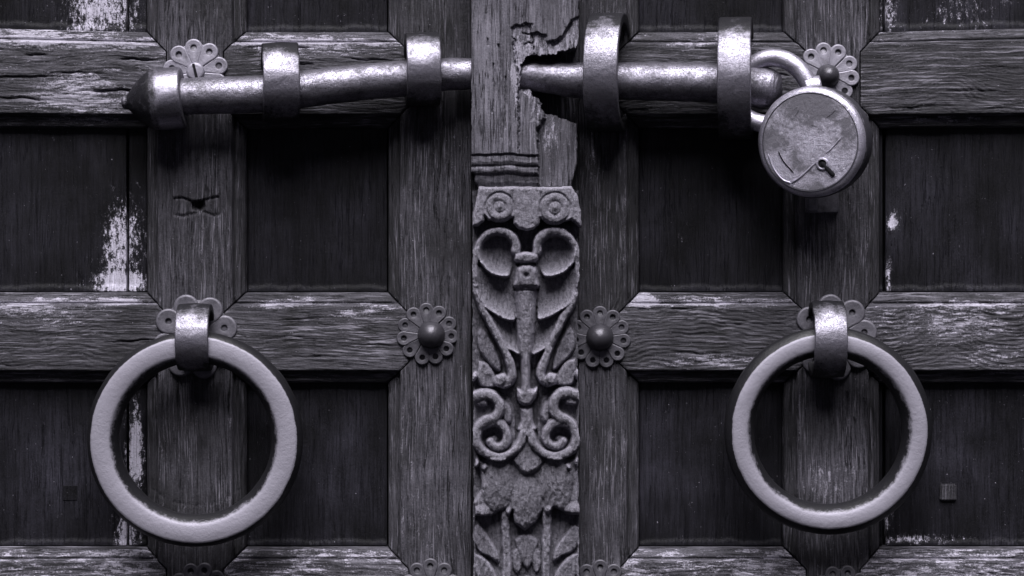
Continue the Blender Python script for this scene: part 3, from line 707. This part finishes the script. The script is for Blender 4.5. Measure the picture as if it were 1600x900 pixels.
rosette(306, 112, 50, 9, 'screw', 'pale iron rosette with a slotted screw, above the left end of the bolt', 14, mat=M_ROSL, knob=(0, 0, 14))
rosette(1293, 116, 49, 10, 'knob', 'iron rosette with a dark knob, above the padlock', 27, mat=M_ROSL, knob=(0, 3, 17))
rosette(305, 526, 66, 8, 'none', 'iron rosette half hidden behind the left ring eye', 16, mat=M_ROSM)
rosette(1303, 527, 66, 8, 'none', 'iron rosette half hidden behind the right ring eye', 8, mat=M_ROSM)
rosette(668, 522, 48, 11, 'knob', 'iron rosette with a round knob, left of the carved post', 27, knob=(6, 1, 20))
rosette(937, 527, 48, 11, 'knob', 'iron rosette with a round knob, right of the carved post', 24, knob=(0, 0, 20))
rosette(311, 926, 47, 10, 'none', 'iron rosette cut by the bottom edge below the left ring', 40)
rosette(673, 920, 47, 10, 'knob', 'iron rosette cut by the bottom edge just left of the post', 54)
rosette(938, 922, 47, 10, 'knob', 'iron rosette cut by the bottom edge just right of the post', 54)
rosette(1315, 930, 47, 10, 'none', 'iron rosette cut by the bottom edge below the right ring', 40)

# ------------------------------------------------------------ padlock
lock = empty('padlock', W(1276, 222, 75), 'round worn steel padlock with a keyhole hanging from the bolt', 'padlock')
AX = Vector((-.40, -1, -.07)).normalized()
fc = W(1266, 222, 108)           # centre of the face
ML = axisM(fc, AX)
lathe('padlock_body', bevel_prof([(.01, -66, .1), (70, -66, .1), (84, -56, .05), (86, -18, .1), (85.5, -12, .3), (83.5, -5, .7), (80, -1.2, .8), (75, .6, .7), (72.5, .5, .5), (.01, .5, .5)], 6, False), ML, M_LOCK, lock, seg=120, rough=.6)
lathe('lock_face', bevel_prof([(74, .2, .5), (73, 1.1, .5)]+[(rr_, 2.2-1.2*(rr_/75)**2, .5) for rr_ in range(72, 2, -3)]+[(.01, 2.2, .5)], .5, False), ML, M_LOCKF, lock, seg=120, rough=.6)
lathe('face_rim', bevel_prof([(75, .3, .1), (75.3, 1.5, .2), (74, 1.5, .1), (73.6, .4, .0)], .4), ML, M_LOCK, lock, seg=120, closed=True, rough=.2)
me = bpy.data.objects['lock_face'].data; n = len(me.vertices); co = np.empty(n*3, np.float32); me.vertices.foreach_get('co', co); co = co.reshape(-1, 3)/S
a = np.empty(n, np.float32); me.attributes['wear'].data.foreach_get('value', a)
lx, ly = co[:, 0]+1276, 222-co[:, 2]
face = (np.abs(a-.5) < .01)
pt = .5+.4*gauss(lx, ly, [(1215, 258, 18, 26, 1), (1300, 262, 26, 26, .75), (1262, 225, 26, 22, .6), (1235, 280, 20, 12, .9)])-.35*gauss(lx, ly, [(1262, 170, 45, 22, 1), (1205, 222, 16, 22, 1), (1315, 205, 18, 24, .6), (1265, 295, 30, 8, .7), (1240, 250, 8, 12, .7)])
a = np.where(face, pt+.25*(fbm(lx, ly, 14, 300)-.5)+.22*(vnoise(lx, ly, 5, 304)-.5), a); me.attributes['wear'].data.foreach_set('value', a.astype(np.float32))
inv = ML.inverted()
def facept(px, py, z):
    """point on the padlock's face seen at (px, py)"""
    c = camo.location; t = W(px, py, 0)-c; n = ML.to_3x3()@Vector((0, 0, 1))
    k = (fc+n*2.2*S-c).dot(n)/t.dot(n); return c+t*k+n*z*S
def ridge(name, pts, r, mat, z=0., wear=.9):
    P = [facept(x, y, z) for x, y in pts]
    Q = catmull([tuple(p) for p in P], 6)
    T = np.gradient(Q, axis=0); T /= np.linalg.norm(T, axis=1)[:, None]
    n = np.array(ML.to_3x3()@Vector((0, 0, 1))); co = []; sg = 8; th = np.linspace(0, 2*np.pi, sg, endpoint=False)
    for i in range(len(Q)):
        b = np.cross(T[i], n); b /= np.linalg.norm(b); rr = r*S*(.35 if i in (0, len(Q)-1) else 1)
        co.append(Q[i]+rr*(np.cos(th)[:, None]*n*.5+np.sin(th)[:, None]*b))
    co = np.array(co)-np.array(lock.location); m = len(Q); idx = np.arange(m*sg).reshape(m, sg); nx = np.roll(idx, -1, 1)
    me = mesh_np(name, co.reshape(-1, 3), np.stack([idx[:-1], nx[:-1], nx[1:], idx[1:]], -1).reshape(-1, 4), {'wear': np.full(m*sg, wear)})
    return link(name, me, mat, lock)
ridge('seam', [(1236, 286), (1252, 275), (1268, 260), (1278, 252)], 1.6, M_LOCK)
ridge('seam', [(1290, 240), (1302, 229), (1314, 215)], 1.3, M_LOCK)
ridge('seam', [(1200, 240), (1208, 262), (1222, 280), (1236, 286)], 1.2, M_LOCK)
ridge('score', [(1216, 236), (1224, 252), (1240, 270)], .9, M_HOLE)
kp = facept(1285, 256, 0)
lathe('key_escutcheon', bevel_prof([(9.5, -1, .9), (9.5, 1.8, .95), (6.5, 2.2, 1.), (6, -.5, .3)], .5), axisM(kp, AX), M_LOCK, lock, seg=36, closed=True)
lathe('keyhole', [(6, .2, 0), (.01, .3, 0)], axisM(kp, AX), M_HOLE, lock, seg=24)
ridge('key_slot', [(1284, 254), (1294, 265), (1304, 275)], 3.5, M_HOLE, z=.8)
rs = random.Random(4)
for _ in range(5):
    x_, y_ = rs.uniform(1215, 1310), rs.uniform(160, 285); an = rs.uniform(-1.1, .2); ln = rs.uniform(8, 26)
    ridge('scratch', [(x_, y_), (x_+ln*.5*math.cos(an)+1, y_+ln*.5*math.sin(an)), (x_+ln*math.cos(an), y_+ln*math.sin(an))], rs.uniform(.2, .32), rs.choice((M_LOCK, M_HOLE)))
tube('shackle', [(1272, 152, 78, 14), (1262, 128, 76, 14), (1246, 106, 72, 14), (1225, 93, 66, 14), (1200, 91, 58, 13.5), (1176, 101, 52, 13.5), (1157, 122, 50, 13.5), (1152, 150, 52, 13.5), (1160, 176, 56, 13.5), (1180, 190, 62, 14), (1212, 196, 66, 14)],
     M_LOCK, lock, seg=32, k=8, rough=.5, wear=.85)
tube('shackle_collar', [(1258, 141, 76, 19), (1268, 139, 76, 20), (1282, 137, 76, 19)], M_LOCK, lock, seg=24, k=4, wear=.7)

# ------------------------------------------------------------ small fittings on the boards
pl_ = empty('lock_plate', W(1284, 322, 6), 'small dark iron plate half hidden below the padlock', 'plate')
boxmesh('plate', 1258, 1310, 300, 333, -2, 7, M_ROSM, pl_, 2); boxmesh('lug', 1262, 1278, 304, 331, 7.2, 13, M_ROSM, pl_, 2)
for x_, y_, lb in ((1481, 769, 'small square wooden peg on the lower right panel'), (110, 770, 'small faint square wooden peg on the lower left panel')):
    e = empty('square_peg', W(x_, y_, -30), lb, 'peg', 'square wooden pegs')
    b = boxmesh('peg_head', x_-13, x_+13, y_-13, y_+13, -34, -25 if x_ > 800 else -29.5, M_V if x_ > 800 else M_P, e, 2)
